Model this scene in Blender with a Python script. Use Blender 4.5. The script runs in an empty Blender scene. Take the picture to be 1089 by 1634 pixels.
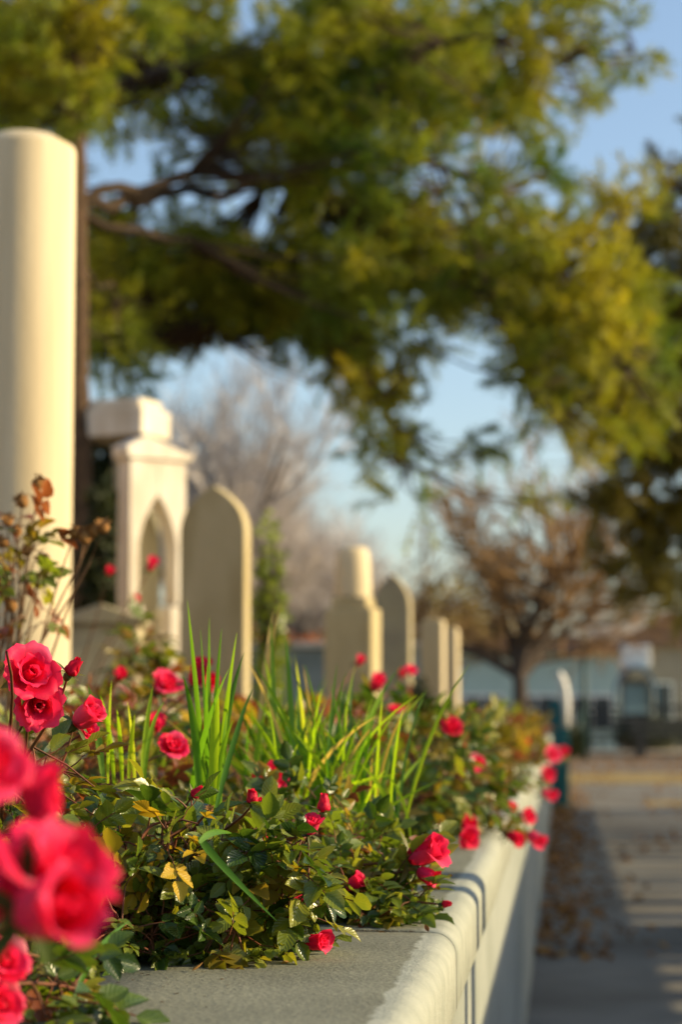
import bpy, bmesh, math, random
from mathutils import Vector, Matrix, noise as mnoise
R = math.radians
rnd = random.Random(7)
scene = bpy.context.scene
col = scene.collection

# ------------------------------------------------------------------ camera
F_PX = 3477.0                      # focal length in photograph pixels (1089 x 1634)
CAM_H = 1.0
PITCH, YAW = R(5.31), R(5.76)
cam_d = bpy.data.cameras.new('camera')
cam = bpy.data.objects.new('camera', cam_d); col.objects.link(cam)
cam.location = (0, 0, CAM_H)
cam.rotation_euler = (math.pi/2 + PITCH, 0, YAW)
cam_d.sensor_fit = 'VERTICAL'; cam_d.sensor_height = 23.5; cam_d.sensor_width = 23.5
cam_d.lens = 23.5*F_PX/1634.0
cam_d.clip_start = 0.05; cam_d.clip_end = 2000
cam_d.dof.use_dof = True
cam_d.dof.focus_distance = 2.0
cam_d.dof.aperture_fstop = 4.2
cam_d.dof.aperture_blades = 0
scene.camera = cam

# ------------------------------------------------------------------ sky, sun, exposure
SUN_EL, SUN_AZ = R(21), R(6)       # azimuth from +X towards +Y
w = bpy.data.worlds.new('World'); scene.world = w; w.use_nodes = True
nt = w.node_tree; nt.nodes.clear()
sky = nt.nodes.new('ShaderNodeTexSky'); sky.sky_type = 'NISHITA'; sky.sun_disc = False
sky.sun_elevation = SUN_EL; sky.sun_rotation = math.pi/2 - SUN_AZ
sky.air_density = 1.0; sky.dust_density = 1.6; sky.ozone_density = 1.4
bg = nt.nodes.new('ShaderNodeBackground'); bg.inputs[1].default_value = 0.142
wo = nt.nodes.new('ShaderNodeOutputWorld')
nt.links.new(sky.outputs[0], bg.inputs[0]); nt.links.new(bg.outputs[0], wo.inputs[0])
sun_d = bpy.data.lights.new('sun', 'SUN'); sun_d.energy = 5.0; sun_d.angle = R(0.55); sun_d.color = (1.0, 0.78, 0.46)
sun = bpy.data.objects.new('sun', sun_d); col.objects.link(sun)
to_sun = Vector((math.cos(SUN_EL)*math.cos(SUN_AZ), math.cos(SUN_EL)*math.sin(SUN_AZ), math.sin(SUN_EL)))
sun.rotation_euler = to_sun.to_track_quat('Z', 'Y').to_euler()
sun.location = (8, 0, 8)
scene.view_settings.view_transform = 'Standard'; scene.view_settings.look = 'None'
scene.view_settings.exposure = 0.6; scene.view_settings.gamma = 1.0
scene.view_settings.use_curve_mapping = False
scene.render.engine = 'CYCLES'
scene.cycles.use_denoising = True
scene.cycles.max_bounces = 6; scene.cycles.transparent_max_bounces = 6
scene.cycles.sample_clamp_indirect = 6

# ------------------------------------------------------------------ helpers
RM = cam.rotation_euler.to_matrix()
def P(px, py, d):
    """world point seen at photograph pixel (px, py) at distance y = d along the wall"""
    v = RM @ Vector((px - 544.5, 817.0 - py, -F_PX))
    return Vector((0, 0, CAM_H)) + v*(d/v.y)

class MB:
    def __init__(self): self.v = []; self.f = []; self.m = []; self.a = {}
    def quadgrid(self, rows, mat=0, closed=False):
        b = len(self.v); n = len(rows[0])
        for r in rows: self.v.extend([tuple(p) for p in r])
        for i in range(len(rows)-1):
            for j in range(n if closed else n-1):
                k = (j+1) % n
                self.f.append((b+i*n+j, b+i*n+k, b+(i+1)*n+k, b+(i+1)*n+j)); self.m.append(mat)
    def tube(self, pts, rad, sides=5, mat=0, cap=True):
        rows = []; n = len(pts)
        for i, p in enumerate(pts):
            t = (pts[min(i+1, n-1)] - pts[max(i-1, 0)])
            if t.length < 1e-9: t = Vector((0, 0, 1))
            t.normalize()
            a = Vector((0, 0, 1)) if abs(t.z) < .9 else Vector((1, 0, 0))
            x = t.cross(a).normalized(); y = t.cross(x)
            r = rad[i] if isinstance(rad, (list, tuple)) else rad
            rows.append([p + (x*math.cos(k*math.tau/sides) + y*math.sin(k*math.tau/sides))*r for k in range(sides)])
        b = len(self.v)
        self.quadgrid(rows, mat, True)
        if cap:
            self.f.append(tuple(range(b+sides-1, b-1, -1))); self.m.append(mat)
            e = b + (n-1)*sides
            self.f.append(tuple(range(e, e+sides))); self.m.append(mat)
    def box(self, x0, x1, y0, y1, z0, z1, mat=0):
        b = len(self.v)
        self.v += [(x0,y0,z0),(x1,y0,z0),(x1,y1,z0),(x0,y1,z0),(x0,y0,z1),(x1,y0,z1),(x1,y1,z1),(x0,y1,z1)]
        for q in ((3,2,1,0),(4,5,6,7),(0,1,5,4),(1,2,6,5),(2,3,7,6),(3,0,4,7)):
            self.f.append(tuple(b+i for i in q)); self.m.append(mat)
    def lathe(self, prof, c=(0,0,0), sides=24, mat=0):
        c = Vector(c)
        rows = [[c + Vector((r*math.cos(k*math.tau/sides), r*math.sin(k*math.tau/sides), z)) for k in range(sides)] for r, z in prof]
        self.quadgrid(rows, mat, True)
    def extrude(self, outline, y0, y1, mat=0):
        """outline: list of (x, z) counter-clockwise seen from -y"""
        b = len(self.v); n = len(outline)
        self.v += [(x, y0, z) for x, z in outline] + [(x, y1, z) for x, z in outline]
        self.f.append(tuple(range(b, b+n))); self.m.append(mat)
        self.f.append(tuple(range(b+2*n-1, b+n-1, -1))); self.m.append(mat)
        for i in range(n):
            j = (i+1) % n
            self.f.append((b+j, b+i, b+n+i, b+n+j)); self.m.append(mat)
    def mesh(self, name, mats, smooth=False):
        me = bpy.data.meshes.new(name)
        me.from_pydata([tuple(p) for p in self.v], [], self.f)
        for m in (mats if isinstance(mats, (list, tuple)) else [mats]): me.materials.append(m)
        if isinstance(mats, (list, tuple)) and len(mats) > 1: me.polygons.foreach_set('material_index', self.m)
        if smooth: me.polygons.foreach_set('use_smooth', [True]*len(me.polygons))
        if self.a:
            at = me.attributes.new('lv', 'FLOAT_VECTOR', 'POINT'); buf = [0.0]*(3*len(self.v))
            for i, (u, v) in self.a.items(): buf[3*i] = u; buf[3*i+1] = v; buf[3*i+2] = 1.0
            at.data.foreach_set('vector', buf)
        me.update()
        return me
def obj(name, me, parent=None, loc=(0,0,0)):
    o = bpy.data.objects.new(name, me); col.objects.link(o)
    if parent is not None: o.parent = parent
    o.location = loc
    return o
def build(mb, name, mats, parent=None, smooth=False, loc=(0,0,0), bevel=0):
    o = obj(name, mb.mesh(name, mats, smooth), parent, loc)
    if bevel:
        b = o.modifiers.new('bevel', 'BEVEL'); b.width = bevel; b.segments = 2; b.limit_method = 'ANGLE'; b.angle_limit = R(35)
    return o
def tag(o, label, cat, group=None):
    o['label'] = label; o['category'] = cat
    if group: o['group'] = group
    return o
def thing(name, label, cat, loc=(0,0,0), rz=0, group=None):
    o = obj(name, None, None, loc); o.rotation_euler.z = rz
    o.empty_display_size = .05
    return tag(o, label, cat, group)
def struct(o): o['kind'] = 'structure'; return o

# ------------------------------------------------------------------ materials
def new_mat(name):
    m = bpy.data.materials.new(name); m.use_nodes = True
    n = m.node_tree; n.nodes.clear()
    return m, n, n.nodes.new, n.links.new
def ramp_node(N, stops):
    r = N('ShaderNodeValToRGB'); e = r.color_ramp.elements
    while len(e) < len(stops): e.new(0.5)
    for i, (p, c) in enumerate(stops): e[i].position = p; e[i].color = (*c, 1)
    return r
def surf(name, c1, c2, scale=8, rough=.8, bump=.0, bscale=60, detail=8, spec=.3, c3=None, stain_scale=1.2, metal=0, stretch=None):
    m, n, N, L = new_mat(name)
    tc = N('ShaderNodeTexCoord')
    vec = tc.outputs['Object']
    if stretch:
        mp = N('ShaderNodeMapping'); mp.inputs['Scale'].default_value = stretch; L(vec, mp.inputs['Vector']); vec = mp.outputs[0]
    n1 = N('ShaderNodeTexNoise'); n1.inputs['Scale'].default_value = scale; n1.inputs['Detail'].default_value = detail; n1.inputs['Roughness'].default_value = .65
    L(vec, n1.inputs['Vector'])
    r = ramp_node(N, [(.3, c1), (.7, c2)]); L(n1.outputs['Fac'], r.inputs['Fac'])
    colr = r.outputs['Color']
    if c3:
        n2 = N('ShaderNodeTexNoise'); n2.inputs['Scale'].default_value = stain_scale; n2.inputs['Detail'].default_value = 6
        L(vec, n2.inputs['Vector'])
        r2 = ramp_node(N, [(.45, (0,0,0)), (.68, (1,1,1))]); L(n2.outputs['Fac'], r2.inputs['Fac'])
        mx = N('ShaderNodeMix'); mx.data_type = 'RGBA'; mx.inputs[7].default_value = (*c3, 1)
        L(r2.outputs['Color'], mx.inputs[0]); L(colr, mx.inputs[6]); colr = mx.outputs[2]
    p = N('ShaderNodeBsdfPrincipled'); L(colr, p.inputs['Base Color'])
    p.inputs['Roughness'].default_value = rough; p.inputs['Specular IOR Level'].default_value = spec; p.inputs['Metallic'].default_value = metal
    if bump:
        n3 = N('ShaderNodeTexNoise'); n3.inputs['Scale'].default_value = bscale; n3.inputs['Detail'].default_value = 5
        L(tc.outputs['Object'], n3.inputs['Vector'])
        b = N('ShaderNodeBump'); b.inputs['Strength'].default_value = bump; b.inputs['Distance'].default_value = .004
        L(n3.outputs['Fac'], b.inputs['Height']); L(b.outputs['Normal'], p.inputs['Normal'])
    o = N('ShaderNodeOutputMaterial'); L(p.outputs[0], o.inputs[0])
    return m
def leafy(name, stops, rough=.35, spec=.5, transl=.3, tcol=None, nscale=40, use_random=True, veins=False, bump=.0):
    """foliage or petal: principled mixed with translucency, colour by object random and fine noise"""
    m, n, N, L = new_mat(name)
    tc = N('ShaderNodeTexCoord')
    nz = N('ShaderNodeTexNoise'); nz.inputs['Scale'].default_value = nscale; nz.inputs['Detail'].default_value = 4
    L(tc.outputs['Object'], nz.inputs['Vector'])
    if use_random:
        oi = N('ShaderNodeObjectInfo')
        ad = N('ShaderNodeMath'); ad.operation = 'MULTIPLY_ADD'; ad.inputs[1].default_value = .45; L(nz.outputs['Fac'], ad.inputs[0])
        sb = N('ShaderNodeMath'); sb.operation = 'MULTIPLY_ADD'; sb.inputs[1].default_value = .9; sb.inputs[2].default_value = -.18
        L(oi.outputs['Random'], sb.inputs[0]); L(sb.outputs[0], ad.inputs[2]); fac = ad.outputs[0]
    else: fac = nz.outputs['Fac']
    r = ramp_node(N, stops); L(fac, r.inputs['Fac'])
    p = N('ShaderNodeBsdfPrincipled'); bc = r.outputs['Color']
    vein_h = None
    if veins:
        def mt(op, a, b=None, c=None):
            k = N('ShaderNodeMath'); k.operation = op
            for i, x in enumerate((a, b, c)):
                if x is None: continue
                if isinstance(x, (int, float)): k.inputs[i].default_value = x
                else: L(x, k.inputs[i])
            return k.outputs[0]
        at = N('ShaderNodeAttribute'); at.attribute_name = 'lv'; sp = N('ShaderNodeSeparateXYZ'); L(at.outputs['Vector'], sp.inputs[0])
        au = mt('ABSOLUTE', sp.outputs['X'])
        saw = mt('PINGPONG', mt('MULTIPLY_ADD', au, -.32, sp.outputs['Y']), .075)
        side = mt('LESS_THAN', saw, .012)
        mid = mt('LESS_THAN', au, .07)
        ribs = mt('MULTIPLY', mt('MAXIMUM', mt('MULTIPLY', side, .45), mid), sp.outputs['Z'])
        vein_h = mt('MULTIPLY', saw, 8.0)
        vm = N('ShaderNodeMix'); vm.data_type = 'RGBA'; vm.blend_type = 'ADD'; vm.inputs[7].default_value = (.06, .075, .02, 1)
        L(ribs, vm.inputs[0]); L(bc, vm.inputs[6]); bc = vm.outputs[2]
    L(bc, p.inputs['Base Color'])
    p.inputs['Roughness'].default_value = rough; p.inputs['Specular IOR Level'].default_value = spec
    t = N('ShaderNodeBsdfTranslucent')
    if tcol: t.inputs['Color'].default_value = (*tcol, 1)
    else:
        g = N('ShaderNodeMix'); g.data_type = 'RGBA'; g.blend_type = 'MULTIPLY'; g.inputs[0].default_value = 1; g.inputs[7].default_value = (2.6, 2.4, .9, 1)
        L(r.outputs['Color'], g.inputs[6]); L(g.outputs[2], t.inputs['Color'])
    if bump:
        b = N('ShaderNodeBump'); b.inputs['Strength'].default_value = bump; b.inputs['Distance'].default_value = .002
        n3 = N('ShaderNodeTexNoise'); n3.inputs['Scale'].default_value = 220; L(tc.outputs['Object'], n3.inputs['Vector'])
        if vein_h is not None:
            b.inputs['Strength'].default_value = .5; b.inputs['Distance'].default_value = .0009
            hs = N('ShaderNodeMath'); hs.operation = 'MULTIPLY_ADD'; hs.inputs[1].default_value = .35; L(n3.outputs['Fac'], hs.inputs[0]); L(vein_h, hs.inputs[2]); L(hs.outputs[0], b.inputs['Height'])
        else: L(n3.outputs['Fac'], b.inputs['Height'])
        L(b.outputs['Normal'], p.inputs['Normal'])
    mx = N('ShaderNodeMixShader'); mx.inputs[0].default_value = transl
    L(p.outputs[0], mx.inputs[1]); L(t.outputs[0], mx.inputs[2])
    o = N('ShaderNodeOutputMaterial'); L(mx.outputs[0], o.inputs[0])
    return m

M = {}
M['plaster'] = surf('plaster', (.25,.28,.25), (.34,.365,.325), 14, .9, .5, 130, c3=(.22,.245,.21), stain_scale=3)
M['path'] = surf('path_concrete', (.12,.118,.10), (.21,.20,.165), 2.5, .85, .6, 40, c3=(.09,.08,.06), stain_scale=.8)
M['soil'] = surf('soil', (.035,.026,.016), (.085,.06,.035), 30, .95, .9, 60)
M['earth'] = surf('earth', (.17,.14,.08), (.28,.22,.13), 1.5, .95, .6, 20)
M['marble'] = surf('marble_cream', (.55,.46,.28), (.70,.61,.41), 26, .7, .25, 60, c3=(.47,.38,.22), stain_scale=7, stretch=(1,1,.06))
M['stone'] = surf('grave_stone', (.40,.33,.17), (.52,.44,.25), 7, .85, .4, 50, c3=(.33,.26,.11), stain_scale=5, stretch=(1,1,.3))
M['stone_grey'] = surf('grave_stone_grey', (.36,.31,.17), (.47,.41,.25), 7, .85, .4, 50, c3=(.26,.22,.15), stain_scale=3)
M['dark_stone'] = surf('dark_stone', (.06,.055,.045), (.11,.10,.08), 6, .9, .5, 40)
M['white_stone'] = surf('white_stone', (.64,.58,.46), (.80,.75,.63), 8, .65, .3, 50, c3=(.50,.42,.30), stain_scale=5, stretch=(1,1,.3))
M['bark'] = surf('pine_bark', (.028,.019,.011), (.11,.065,.035), 18, .95, 1., 40)
M['bark_shaded'] = surf('shaded_limb_bark', (.025,.018,.011), (.07,.045,.026), 18, .95, .8, 40)  # darker than the trunk bark: crown shade put into the limb colour
M['bark_grey'] = surf('bare_bark', (.035,.027,.022), (.085,.065,.05), 18, .95, .6, 40)
M['twig_mauve'] = surf('mauve_twigs', (.42,.385,.36), (.53,.485,.45), 2, .95)
M['twig_red'] = surf('russet_twigs', (.19,.115,.05), (.30,.185,.08), 2, .95)
M['twig_straw'] = surf('straw_twigs', (.36,.27,.11), (.46,.35,.15), 2, .95)
M['teal'] = surf('teal_paint', (.008,.10,.115), (.015,.13,.14), 6, .4, .1, 60)
M['white_paint'] = surf('white_paint', (.70,.69,.62), (.80,.79,.72), 6, .5)
M['yellow_paint'] = surf('yellow_paint', (.24,.16,.025), (.36,.25,.035), 5, .8, c3=(.12,.10,.06), stain_scale=3)
M['dark_metal'] = surf('dark_metal', (.012,.014,.015), (.03,.032,.032), 8, .5)
M['green_metal'] = surf('green_metal', (.012,.04,.035), (.02,.055,.05), 8, .5)
M['facade'] = surf('pale_facade', (.34,.46,.42), (.42,.53,.49), 3, .85)
M['ochre'] = surf('ochre_wall', (.36,.24,.10), (.45,.31,.14), 2, .9, .4, 30)
M['facade_tan'] = surf('tan_facade', (.28,.24,.18), (.35,.30,.23), 3, .9)
M['roof'] = surf('brown_roof', (.16,.09,.06), (.24,.15,.10), 5, .9)
M['glass'] = surf('dark_glass', (.04,.05,.055), (.07,.085,.09), 2, .15, spec=.6)
M['blue_cloth'] = surf('blue_awning', (.01,.09,.19), (.015,.12,.23), 6, .7)
M['cane'] = surf('rose_cane', (.09,.055,.02), (.22,.06,.03), 25, .6)
M['cane_dry'] = surf('dry_cane', (.16,.09,.045), (.26,.15,.075), 25, .8)
M['calyx'] = leafy('calyx', [(.3,(.045,.075,.015)),(.7,(.12,.12,.03))], .5, .3, .15)
M['hip_dry'] = surf('dried_head', (.24,.10,.025), (.50,.26,.07), 90, .8, .6, 200)
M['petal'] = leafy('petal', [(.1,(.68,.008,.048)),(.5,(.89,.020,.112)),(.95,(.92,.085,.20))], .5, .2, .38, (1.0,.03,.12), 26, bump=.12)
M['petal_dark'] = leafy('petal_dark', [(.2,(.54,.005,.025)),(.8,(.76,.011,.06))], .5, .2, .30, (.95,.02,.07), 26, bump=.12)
M['petal_pale'] = leafy('petal_pale', [(.2,(.72,.10,.16)),(.8,(.80,.22,.28))], .45, .25, .35, (.95,.2,.25), 26)
M['leaf'] = leafy('rose_leaf', [(.05,(.018,.048,.007)),(.35,(.052,.10,.013)),(.7,(.14,.18,.02)),(1.,(.27,.25,.028))], .27, .55, .28, None, 60, bump=.2, veins=True)
M['leaf_light'] = leafy('rose_leaf_light', [(.1,(.065,.11,.014)),(.6,(.14,.19,.024)),(1.,(.27,.26,.035))], .32, .5, .36, None, 60, bump=.2, veins=True)
M['leaf_yellow'] = leafy('rose_leaf_yellow', [(.2,(.42,.27,.012)),(.8,(.60,.40,.02))], .45, .35, .35, (.8,.5,.02), 60, bump=.2, veins=True)
M['leaf_red'] = leafy('rose_leaf_russet', [(.2,(.14,.035,.012)),(.8,(.30,.11,.025))], .35, .4, .3, (.5,.13,.03), 60)
M['leaf_olive'] = leafy('rose_leaf_olive', [(.1,(.10,.10,.012)),(.9,(.24,.17,.02))], .4, .4, .35, None, 60)
M['blade'] = leafy('blade', [(.1,(.04,.12,.008)),(.6,(.08,.20,.014)),(1.,(.16,.28,.02))], .38, .4, .4, None, 12)
M['blade_light'] = leafy('blade_light', [(.1,(.16,.29,.012)),(.6,(.26,.40,.02)),(1.,(.38,.44,.03))], .5, .25, .45, None, 12)
M['blade_dry'] = leafy('withered_blade', [(.1,(.30,.22,.07)),(.9,(.46,.36,.14))], .6, .2, .35, None, 12)
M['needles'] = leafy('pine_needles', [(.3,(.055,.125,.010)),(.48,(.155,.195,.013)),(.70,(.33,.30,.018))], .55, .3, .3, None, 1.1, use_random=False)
M['needles_shaded'] = leafy('shaded_needles', [(.3,(.045,.055,.007)),(.55,(.12,.105,.010)),(.75,(.24,.18,.016))], .55, .3, .22, None, 1.0, use_random=False)  # darker needle copy, the right crown's shade put into its colour
M['evergreen'] = leafy('evergreen', [(.3,(.012,.02,.006)),(.7,(.035,.045,.010))], .6, .3, .15, None, 3, use_random=False)
M['dry_leaf'] = leafy('dry_leaf', [(.1,(.12,.05,.015)),(.5,(.22,.10,.03)),(.9,(.32,.18,.05))], .7, .2, .1, None, 30)
M['litter'] = leafy('leaf_litter', [(.3,(.10,.045,.015)),(.5,(.22,.10,.025)),(.7,(.36,.20,.04))], .8, .2, .1, None, 9, use_random=False)

# coping: grey granular top, paler tone with an uneven border over the rounded edge
def coping_mat():
    m, n, N, L = new_mat('coping_stone')
    tc = N('ShaderNodeTexCoord'); sx = N('ShaderNodeSeparateXYZ'); L(tc.outputs['Object'], sx.inputs[0])
    def noise(s, d=6, rg=.6):
        k = N('ShaderNodeTexNoise'); k.inputs['Scale'].default_value = s; k.inputs['Detail'].default_value = d; k.inputs['Roughness'].default_value = rg
        L(tc.outputs['Object'], k.inputs['Vector']); return k.outputs['Fac']
    g1 = ramp_node(N, [(.25,(.085,.09,.066)), (.5,(.205,.215,.158)), (.75,(.33,.335,.25))]); L(noise(210, 4, .8), g1.inputs['Fac'])
    g2 = ramp_node(N, [(.35,(.72,.72,.72)), (.65,(1,1,1))]); L(noise(7), g2.inputs['Fac'])
    gm = N('ShaderNodeMix'); gm.data_type = 'RGBA'; gm.blend_type = 'MULTIPLY'; gm.inputs[0].default_value = 1
    L(g1.outputs[0], gm.inputs[6]); L(g2.outputs[0], gm.inputs[7])
    p1 = ramp_node(N, [(.3,(.275,.30,.25)), (.7,(.37,.39,.325))]); L(noise(24), p1.inputs['Fac'])
    # border of the paler tone: x + noise
    wob = N('ShaderNodeMath'); wob.operation = 'MULTIPLY_ADD'; wob.inputs[1].default_value = .035; L(noise(16, 8, .7), wob.inputs[0]); L(sx.outputs['X'], wob.inputs[2])
    mr = N('ShaderNodeMapRange'); mr.inputs['From Min'].default_value = -.1240; mr.inputs['From Max'].default_value = -.1200; L(wob.outputs[0], mr.inputs['Value'])
    mx = N('ShaderNodeMix'); mx.data_type = 'RGBA'; L(mr.outputs[0], mx.inputs[0]); L(gm.outputs[2], mx.inputs[6]); L(p1.outputs[0], mx.inputs[7])
    p = N('ShaderNodeBsdfPrincipled'); L(mx.outputs[2], p.inputs['Base Color']); p.inputs['Roughness'].default_value = .88; p.inputs['Specular IOR Level'].default_value = .25
    b = N('ShaderNodeBump'); b.inputs['Strength'].default_value = .55; b.inputs['Distance'].default_value = .003
    ad = N('ShaderNodeMath'); ad.operation = 'MULTIPLY_ADD'; ad.inputs[1].default_value = .6; L(noise(300, 3), ad.inputs[0]); L(noise(130, 6), ad.inputs[2])
    L(ad.outputs[0], b.inputs['Height']); L(b.outputs[0], p.inputs['Normal'])
    o = N('ShaderNodeOutputMaterial'); L(p.outputs[0], o.inputs[0])
    return m
M['coping'] = coping_mat()

# ------------------------------------------------------------------ the ground
LEDGE_Z, X_COP, X_WALL, X_IN = .78, -.108, -.123, -.40
mb = MB(); mb.box(-900, 900, -20, 1500, -.5, -.006); struct(build(mb, 'ground', M['earth']))
mb = MB(); mb.box(X_WALL-.02, 40, -6, 54, -.2, 0.0); struct(build(mb, 'path', M['path']))
mb = MB()
for i in range(25):
    pass
rows = []
for j in range(60):                                   # uneven bed soil behind the wall
    y = -1 + 25.0*j/59
    rows.append([Vector((X_IN+.01 - (k/14.0)**1.6*14, y, .745 + .03*mnoise.noise(Vector((k*.7, y*2, 0))))) for k in range(15)])
mb.quadgrid(rows); struct(build(mb, 'bed_soil', M['soil'], smooth=True))
mb = MB(); mb.box(-60, X_IN-14.2, -1, 70, .3, .72); mb.box(-14.3, X_IN, 24, 70, .3, .70)
struct(build(mb, 'terrain', M['earth']))
# painted road lines
for y0, y1, x0, x1 in ((32.5, 37.5, -.1, 9), (24.6, 25.6, .95, 9)):
    mb = MB(); mb.box(x0, x1, y0, y1, -.01, .004)
    o = build(mb, 'painted_line', M['yellow_paint']); struct(o)
mb = MB(); mb.box(-.4, 30, 52, 54.5, -.1, .12); struct(build(mb, 'kerb', M['facade_tan'], bevel=.02))

# ------------------------------------------------------------------ planter wall
pw = thing('planter_wall', 'long whitewashed planter wall with grey stone coping beside the path', 'wall', (0, 0, 0))
mb = MB(); mb.box(X_WALL-.16, X_WALL, -1.5, 23.6, 0, .702)
build(mb, 'wall_body', M['plaster'], pw)
mb = MB(); mb.box(X_IN-.02, X_WALL-.165, -1.5, 23.6, 0, .70); build(mb, 'inner_wall', M['plaster'], pw)
prof = []
rr = .023
prof += [(X_IN, .70), (X_IN, LEDGE_Z-.006), (X_IN+.006, LEDGE_Z)]
prof += [(X_IN+.08, LEDGE_Z+.0008), (X_COP-rr-.03, LEDGE_Z+.0005)]
for k in range(9):
    a = R(90 - 90*k/8.0); prof.append((X_COP-rr+rr*math.cos(a), LEDGE_Z-rr+rr*math.sin(a)))
prof += [(X_COP, .704), (X_COP-.004, .7005)]
joints = [-1.5, .35, 2.235, 4.1, 6.0, 7.9, 9.8, 11.7, 13.6, 15.5, 17.4, 19.3, 21.4, 23.65]
for a, b in zip(joints, joints[1:]):
    mb = MB()
    y0, y1 = a+.0022, b-.0022
    n = 40; rows = []
    for j in range(n+1):
        y = y0 + (y1-y0)*j/n
        dx, dz = .0015*mnoise.noise(Vector((y*1.6, 0, 1))), .0010*mnoise.noise(Vector((y*1.3, 4, 5)))
        rows.append([Vector((x + (dx if x > -.2 else 0), y, z + (dz if z > .74 else 0))) for x, z in prof])
    mb.quadgrid(rows, 0, True)
    L0 = len(prof)
    mb.f.append(tuple(range(L0-1, -1, -1))); mb.m.append(0)
    mb.f.append(tuple(range(n*L0, n*L0+L0))); mb.m.append(0)
    me = mb.mesh('coping_slab', M['coping'])
    for pl in me.polygons: pl.use_smooth = len(pl.vertices) == 4
    obj('coping_slab', me, pw)

# ------------------------------------------------------------------ the wall across the path (outside the frame, shades it)
ow = thing('boundary_wall', 'tall boundary wall with baluster openings across the path', 'wall', (2.55, 0, 0))
TOP = 1.56
def wpiece(name, y0, y1, z0, z1, x0=0, x1=.16):
    mb = MB(); mb.box(x0, x1, y0, y1, z0, z1); return build(mb, name, M['dark_stone'], ow)
wpiece('wall_panel', -2, 7.3, 0, TOP-.08)
wpiece('wall_panel', 7.3, 9.5, .90, TOP-.08)
for k in range(4): wpiece('baluster', 7.52+k*.55, 7.52+k*.55+.27, 0, .90, .02, .14)
wpiece('wall_panel', 9.5, 10.9, 0, TOP-.08)
rp = random.Random(3)
for k in range(16):
    y_ = 11.2+k*.8+rp.uniform(-.16, .16); wpiece('pier', y_, y_+rp.uniform(.2, .46), 0, .92, .04, .12)
wpiece('wall_panel', 10.9, 23.8, .92, TOP-.08)
wpiece('coping', -2, 23.8, TOP-.08, TOP, -.03, .19)
# twin posts whose shadows cross the coping
for i, (yy, lab) in enumerate(((3.02, 'farther of two grey sign posts beside the planter wall'), (2.80, 'nearer of two grey sign posts beside the planter wall'))):
    tp = thing('sign_post', lab, 'post', (.72, yy+.085, 0), 0, 'twin posts beside the wall')
    mb = MB(); mb.box(-.03, .03, -.062+.024*i, .062-.024*i, .012, 2.3); build(mb, 'shaft', M['dark_metal'], tp, bevel=.006)
    mb = MB(); mb.box(-.07, .07, -.07, .07, 0, .012); build(mb, 'foot_plate', M['dark_metal'], tp)

# ------------------------------------------------------------------ gravestones
def ogive(wd, h, spring, n=9, lean=0):
    """pointed-arch outline, base at z = 0"""
    pts = [(-wd/2, 0), (wd/2, 0), (wd/2, spring)]
    for k in range(1, n):
        t = k/n; pts.append((wd/2*(1-t**2.3), spring + (h-spring)*t**.88))
    pts.append((0, h))
    for k in range(n-1, 0, -1):
        t = k/n; pts.append((-wd/2*(1-t**2.3), spring + (h-spring)*t**.88))
    pts.append((-wd/2, spring))
    return pts
def at_soil(px, d, z=.73):
    p = P(px, 1140, d); p.z = z; return p
# the round column
p = at_soil(27, 6.0); ctop = P(27, 232, 6.0).z - p.z
t = thing('column_tombstone', 'tall plain cream marble column cut by the picture edge', 'column', p)
mb = MB(); r0 = .146
mb.lathe([(0, 0), (r0+.05, 0), (r0+.05, .10), (r0+.02, .13), (r0+.005, .15)], sides=48); build(mb, 'base', M['marble'], t, True)
mb = MB(); mb.lathe([(r0+.004, .15), (r0, .4), (r0-.001, ctop-.018), (r0-.006, ctop-.008), (r0-.016, ctop-.002)], sides=64); build(mb, 'shaft', M['marble'], t, True)
mb = MB(); mb.lathe([(r0-.016, ctop-.003), (r0-.03, ctop+.006), (.09, ctop+.022), (.04, ctop+.031), (0, ctop+.033)], sides=48); build(mb, 'domed_cap', M['marble'], t, True)
# pointed slab
p = at_soil(342, 9.0); h = P(345, 775, 9).z - p.z
t = thing('headstone', 'plain headstone with pointed arch top and sunlit right edge', 'headstone', p, R(-11), 'headstones')
mb = MB(); mb.extrude(ogive(.29, h, h-.22), -.038, .038); build(mb, 'slab', M['stone'], t, bevel=.006)
mb = MB(); mb.box(-.2, .2, -.12, .12, -.1, .06); build(mb, 'plinth', M['stone'], t, bevel=.01)
# arched frame tomb
p = at_soil(240, 11.0); d = 11.0
zt = lambda py, dd: P(300, py, dd).z - .73
t = thing('arched_tomb', 'white marble arched tomb with gabled cap glowing in the sun', 'tomb', p, R(42), 'headstones')
W, Ht, sp, ow_ = .335, zt(735, d), zt(880, d), .17
def arch_side(s):
    pts = [(0, Ht), (0, zt(790, d))]                    # inside the arch, then the outside
    n = 10
    for k in range(1, n+1):
        tt = k/n; pts.append((s*ow_*.66*(1-(1-tt)**1.9), zt(790, d) + (sp-zt(790, d))*tt))
    pts += [(s*ow_*.66, zt(965, d)), (s*W/2, zt(965, d)), (s*W/2, Ht)]
    return pts if s < 0 else pts[::-1]
for s in (-1, 1):
    mb = MB(); mb.extrude(arch_side(s), -.06, .06); build(mb, 'arch_half', M['white_stone'], t, bevel=.004)
    x0, x1 = (-W/2-.005, -W/2+.085) if s < 0 else (W/2-.085, W/2+.005)
    mb = MB(); mb.box(x0, x1, -.055, .055, 0, zt(968, d)); build(mb, 'pedestal', M['white_stone'], t, bevel=.006)
mb = MB(); mb.extrude([(-W/2-.02, Ht), (W/2+.02, Ht), (W/2+.035, Ht+.03), (-.08, Ht+.12), (-W/2-.035, Ht+.06)], -.08, .08); build(mb, 'gable_cap', M['white_stone'], t, bevel=.006)
mb = MB(); mb.extrude(ogive(.22, zt(800, d), zt(880, d)), .10, .16); build(mb, 'inner_slab', M['stone'], t)
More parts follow.
